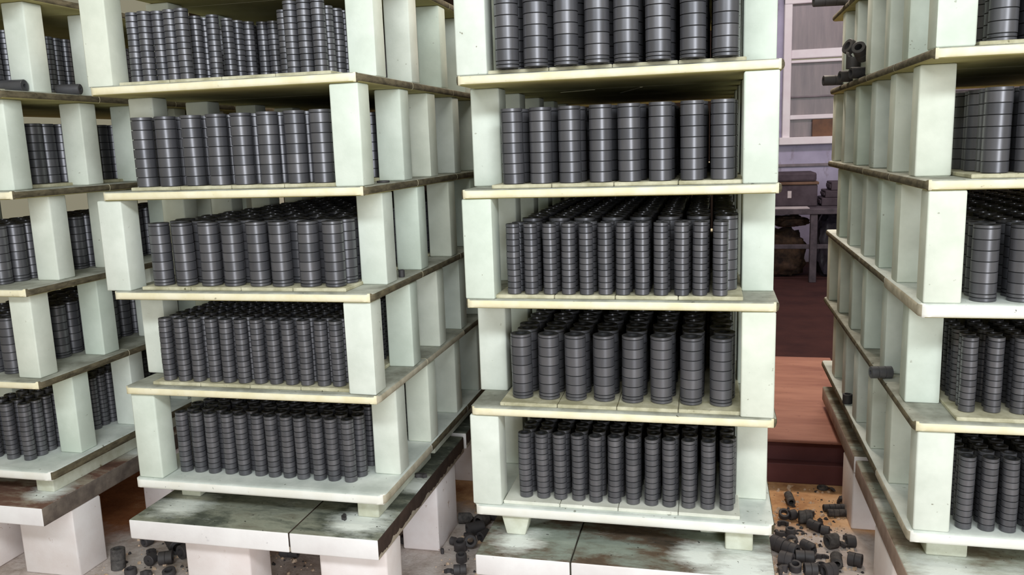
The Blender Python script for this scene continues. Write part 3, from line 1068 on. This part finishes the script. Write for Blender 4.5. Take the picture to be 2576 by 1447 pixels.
chip(.449, 3.080, 0, .02, .03, 0, 1.8, .3, 'dark chip standing near the red platform', GR, tip=1.2)
stand('ring_fragment', .420, 3.105, 0, .026, .012, 1, 'thin pale-rimmed ring lying against the red platform', GR, mt='shard_dusty')
stand('ring_fragment', .300, 2.725, 0, .021, .006, 1, 'thin flat ring alone on pale dust, middle of right aisle', GR)
stand('ring_fragment', .268, 2.690, 0, .021, .040, 2, 'small banded cylinder standing on pale dust, right aisle', GR)
lie('ring_fragment', .268, 2.632, 0, .023, .014, 1, 1.45, 'open ring facing the viewer on pale dust, right aisle', GR, bore=.68)
chip(.231, 2.690, 0, .026, .02, 0, 2.5, 2.8, 'dark curved chip next to the third rack, right aisle', GR)
chip(.246, 2.700, 0, .022, .02, 0, 1.5, .4, 'small dark chip beside a curved chip, third rack side', GR)
lie('tube_fragment', .316, 2.600, 0, .021, .066, 2, -.8, 'dark tube lying diagonally with broken rear end, right aisle', GR, dent=.012)
stand('ring_fragment', .394, 2.705, 0, .021, .013, 1, 'small dark ring right of the diagonal tubes, right aisle', GR)
lie('tube_fragment', .392, 2.636, 0, .030, .050, 1, .5, 'chunky dark broken tube at right centre of the aisle', GR, mt='shard_dusty', dent=.01)
chip(.424, 2.640, 0, .028, .02, 0, 1.3, .6, 'pointed dark chip touching the chunky broken tube', GR, tip=.5)
lie('tube_fragment', .450, 2.652, 0, .024, .036, 1, .1, 'squat dark tube beside the rightmost rack, right aisle', GR)
chip(.452, 2.705, 0, .026, .02, 0, 2.2, .4, 'flat dark chip behind the squat tube, rightmost rack side', GR)
lie('tube_fragment', .222, 2.585, 0, .031, .062, 2, -.7, 'large black tube against the third rack, upper of a heap', GR)
lie('tube_fragment', .256, 2.552, 0, .031, .055, 2, -.6, 'large black tube in the heap next to third rack, middle one', GR)
lie('tube_fragment', .238, 2.490, 0, .030, .052, 2, -.4, 'large black tube in the heap next to third rack, lower one', GR)
lie('tube_fragment', .295, 2.524, 0, .025, .072, 2, 0.02, 'dark box-like tube lying level across, lower right aisle', GR)
chip(.334, 2.556, 0, .024, .018, 0, 2.3, .9, 'dark chip pair right of the level tube, left one', GR)
chip(.362, 2.560, 0, .02, .016, 0, 1.7, .2, 'dark chip pair right of the level tube, right one', GR)
lie('tube_fragment', .388, 2.520, 0, .0225, .068, 4, 1.50, 'banded tube with pale marks lying end-on, lower right aisle', GR, mt='shard_dusty')
stand('ring_fragment', .340, 2.485, 0, .019, .028, 1, 'small upright tube stub at the bottom of right aisle', GR)
lie('tube_fragment', .443, 2.527, 0, .027, .052, 2, -.35, 'dark tube against the rightmost rack at the bottom edge', GR)
stand('ring_fragment', .262, 2.462, 0, .024, .03, 1, 'upright dark ring below the black heap, right aisle', GR, tip=.25)
lie('tube_fragment', .305, 2.450, 0, .024, .05, 2, .12, 'dark tube at the lower frame edge below the level tube', GR)
lie('tube_fragment', .357, 2.445, 0, .028, .05, 2, .5, 'rounded dark tube at the lower frame edge, centre of aisle', GR)
chip(.218, 2.445, 0, .028, .03, 0, 2.6, 1.2, 'dark chip at the lower frame edge beside third rack', GR)

GM = 'broken rings on the floor between second and third rack'
lie('tube_fragment', -.770, 2.600, 0, .029, .05, 1, 1.2, 'dark ring facing the viewer on the heap left of third rack', GM, mt='shard_dusty', bore=.6)
lie('tube_fragment', -.745, 2.655, 0, .031, .12, 3, -.15, 'long black tube at the back of the heap left of third rack', GM)
lie('tube_fragment', -.830, 2.612, 0, .024, .07, 1, .2, 'grey tapered tube pointing left out of the heap', GM, mt='shard_dusty', dent=.02)
lie('tube_fragment', -.775, 2.535, 0, .028, .075, 1, .6, 'thick black tube lying in front of the heap left of third rack', GM)
stand('ring_fragment', -.806, 2.520, 0, .009, .012, 1, 'tiny black stub beside the thick black tube', GM)
lie('tube_fragment', -.735, 2.500, 0, .022, .05, 1, 1.1, 'dark tube half hidden behind the third base plate', GM)
lie('tube_fragment', -.824, 2.450, 0, .017, .035, 1, -.2, 'small broken tube left of an open upright ring', GM, dent=.012)
stand('ring_fragment', -.793, 2.416, 0, .027, .040, 1, 'open upright dark ring with pale rim between the stacks', GM, tip=.15)
lie('tube_fragment', -.765, 2.440, 0, .026, .055, 1, 1.9, 'dark tube leaning beside the open upright ring', GM, tilt=.3)
stand('ring_fragment', -.768, 2.345, 0, .022, .032, 1, 'small reddish-black upright ring between the stacks', GM, tip=.1)
stand('ring_fragment', -.846, 2.386, 0, .007, .022, 1, 'tiny dark stub at the corner of a brick pier', GM)
stand('ring_fragment', -.995, 2.440, 0, .022, .030, 1, 'dark ring behind the front right pier of second rack', GM)
lie('tube_fragment', -.750, 2.270, 0, .020, .05, 2, .3, 'dark tube at the bottom edge between second and third rack', GM)
chip(-.785, 2.275, 0, .022, .015, 0, 2.5, .3, 'dark ring piece at the bottom edge between the stacks', GM)
lie('tube_fragment', -.820, 2.800, 0, .026, .07, 2, .1, 'dark tube on sand far back between second and third rack', GM)

GL = 'broken rings under the second rack'
lie('tube_fragment', -1.872, 2.270, 0, .021, .035, 1, 1.3, 'round dark tube end left of the heap below second slab', GL)
lie('tube_fragment', -1.760, 2.262, 0, .030, .115, 3, -.75, 'long black tube lying diagonally below the second slab', GL)
lie('tube_fragment', -1.685, 2.225, 0, .028, .06, 2, 1.2, 'black tube against the front left pier of second rack', GL)
chip(-1.818, 2.222, 0, .02, .02, 0, 2.4, .7, 'small reddish-black chip between the tubes below second slab', GL)
lie('tube_fragment', -1.772, 2.155, 0, .022, .030, 1, 1.55, 'black disc-like ring facing the viewer below second slab', GL, bore=.15)
lie('tube_fragment', -1.725, 2.168, 0, .025, .05, 2, .45, 'square-ended black tube right of the disc-like ring', GL)
stand('tube_fragment', -1.865, 2.118, 0, .026, .080, 2, 'brownish tube standing on end left of the broken heap', GL, mt='shard_dusty', tip=-.1)
stand('ring_fragment', -1.665, 2.100, 0, .024, .02, 1, 'dark upright ring at the bottom edge by the left pier', GL, tip=.2)
chip(-1.735, 2.092, 0, .024, .02, 0, 2.8, .2, 'curved dark ring piece at the bottom edge below second slab', GL)
lie('tube_fragment', -1.340, 2.280, 0, .020, .07, 2, .1, 'dark lying tube in the gap between the two front piers', GL)
stand('ring_fragment', -1.795, 2.085, 0, .022, .025, 1, 'dark ring beside the standing brownish tube', GL)

# pieces left lying on shelves
zR4 = EYE + S['R'][2][4] + HT
lie('tube_fragment', .474, 2.428, zR4, .0172, .058, 3, .16, 'three banded black tube lying across the edge of fourth shelf, rightmost rack', 'tubes left on shelf edges', mt='ring', bore=.4)
zR5 = EYE + S['R'][2][5] + HT
stand('ring_fragment', .490, 3.07, zR5, .017, .035, 1, 'small black stub between posts on the bottom shelf, rightmost rack', 'tubes left on shelf edges')
zR1 = EYE + S['R'][2][1] + HT
GE = 'tubes left on shelf edges'
lie('tube_fragment', .458, 3.42, zR1, .019, .085, 2, .15, 'leftmost brown tube overhanging the top shelf edge, rightmost rack', GE)
lie('tube_fragment', .490, 3.24, zR1, .020, .085, 2, .25, 'second dark tube from left on top shelf edge, rightmost rack', GE)
lie('tube_fragment', .487, 3.06, zR1, .019, .060, 2, .3, 'third dark tube from left on top shelf edge, rightmost rack', GE)
lie('tube_fragment', .480, 3.00, zR1 + .045, .022, .06, 2, 1.1, 'dark tube leaning on others at the top shelf edge, rightmost rack', GE, tilt=.5)
stand('ring_fragment', .478, 3.13, zR1 + .038, .024, .060, 1, 'black funnel-like piece standing on tubes, top shelf of rightmost rack', GE, dent=.02)
lie('ring_fragment', .470, 3.17, zR1 + .085, .026, .022, 1, .5, 'dark ring balanced at the top of the small heap, rightmost rack', GE, tilt=.4)
zR0 = EYE + S['R'][2][0] + HT
lie('tube_fragment', .430, 3.40, zR0, .022, .12, 3, .12, 'brown tube overhanging the uppermost cut-off shelf, rightmost rack', GE)
lie('tube_fragment', .470, 3.25, zR0, .024, .10, 2, .1, 'second brown tube on the uppermost cut-off shelf, rightmost rack', GE)
zK1 = EYE + S['K'][2][1] + HT
lie('tube_fragment', -2.045, 2.120, zK1, .0185, .105, 1, .12, 'smooth dark tube lying in front of first post, leftmost rack', GE, mt='ring', bore=.3)
lie('tube_fragment', -2.130, 2.095, zK1, .0185, .08, 1, .05, 'smooth dark tube cut by left frame edge, leftmost rack', GE, mt='ring', bore=.3)
lie('tube_fragment', -1.990, 2.300, zK1, .0165, .075, 1, .25, 'glossy dark tube lying between posts on top shelf, leftmost rack', GE, mt='ring', bore=.3)
zM2 = EYE + S['M'][2][2] + HT
stand('ring_fragment', -.893, 2.185, zM2, .018, .006, 1, 'single flat dark ring behind the front right post, second rack', GE)
zM3 = EYE + S['M'][2][3] + HT
stand('ring_fragment', -.885, 2.265, zM3, .009, .022, 1, 'tiny black stub beside a post on middle shelf, second rack', GE)
chip(-1.005, 2.012, SLAB_Z['M'], .020, .008, .2, 2.2, 2.4, 'thin curved black shard lying in white powder on second slab', GE)
chip(-.885, 2.33, SLAB_Z['M'], .03, .012, 0, 1.6, .8, 'dark shard on the slab edge under second rack', GE)

# crumbs of sand and graphite strewn over the floor: past counting
def crumbs(name, n, areas, size, mt, label, seed):
    r_ = random.Random(seed)
    vs_, fs_ = [], []
    base = [(1, 0, 0), (-.6, .8, 0), (-.6, -.8, 0), (0, 0, 1), (.3, .3, .5), (-.2, -.5, .6)]
    for q in range(n):
        (xa, xb, ya, yb) = r_.choice(areas)
        x, y = r_.uniform(xa, xb), r_.uniform(ya, yb)
        s_ = size * (0.4 + r_.random() ** 2 * 1.4)
        a = r_.uniform(0, 6.28)
        b0 = len(vs_)
        for k in range(5):
            t = a + k * 1.2566
            rr = s_ * r_.uniform(.6, 1.1)
            vs_.append((x + rr * math.cos(t), y + rr * math.sin(t), -0.001))
        for k in range(3):
            t = a + k * 2.094 + .4
            rr = s_ * r_.uniform(.25, .6)
            vs_.append((x + rr * math.cos(t), y + rr * math.sin(t), s_ * r_.uniform(.4, .8)))
        t3 = [b0 + 5, b0 + 6, b0 + 7]
        fs_ += [t3, [b0, b0 + 1, b0 + 5], [b0 + 1, b0 + 2, b0 + 6, b0 + 5], [b0 + 2, b0 + 3, b0 + 6], [b0 + 3, b0 + 4, b0 + 7, b0 + 6], [b0 + 4, b0, b0 + 5, b0 + 7]]
    me = bpy.data.meshes.new(name)
    me.from_pydata(vs_, [], fs_)
    me.materials.append(mt)
    return tag(obj(name, me, None), label, 'debris', None, 'stuff')
AR = [(.17, .46, 2.3, 3.12), (.17, .46, 2.3, 2.9), (-.845, -.58, 2.1, 3.2), (-1.93, -1.62, 2.0, 2.6), (-1.46, -1.0, 2.08, 2.7)]
sandm = mottled('sand_lumps', lin(190, 158, 126), lin(222, 200, 180), 20)
crumbs('sand_lumps', 900, AR, .007, sandm, 'pale lumps of sand and powder strewn over the floor', 1)
crumbs('graphite_crumbs', 420, AR, .006, M['shard'], 'small black crumbs of broken rings strewn over the floor', 2)

print('columns', n_columns)
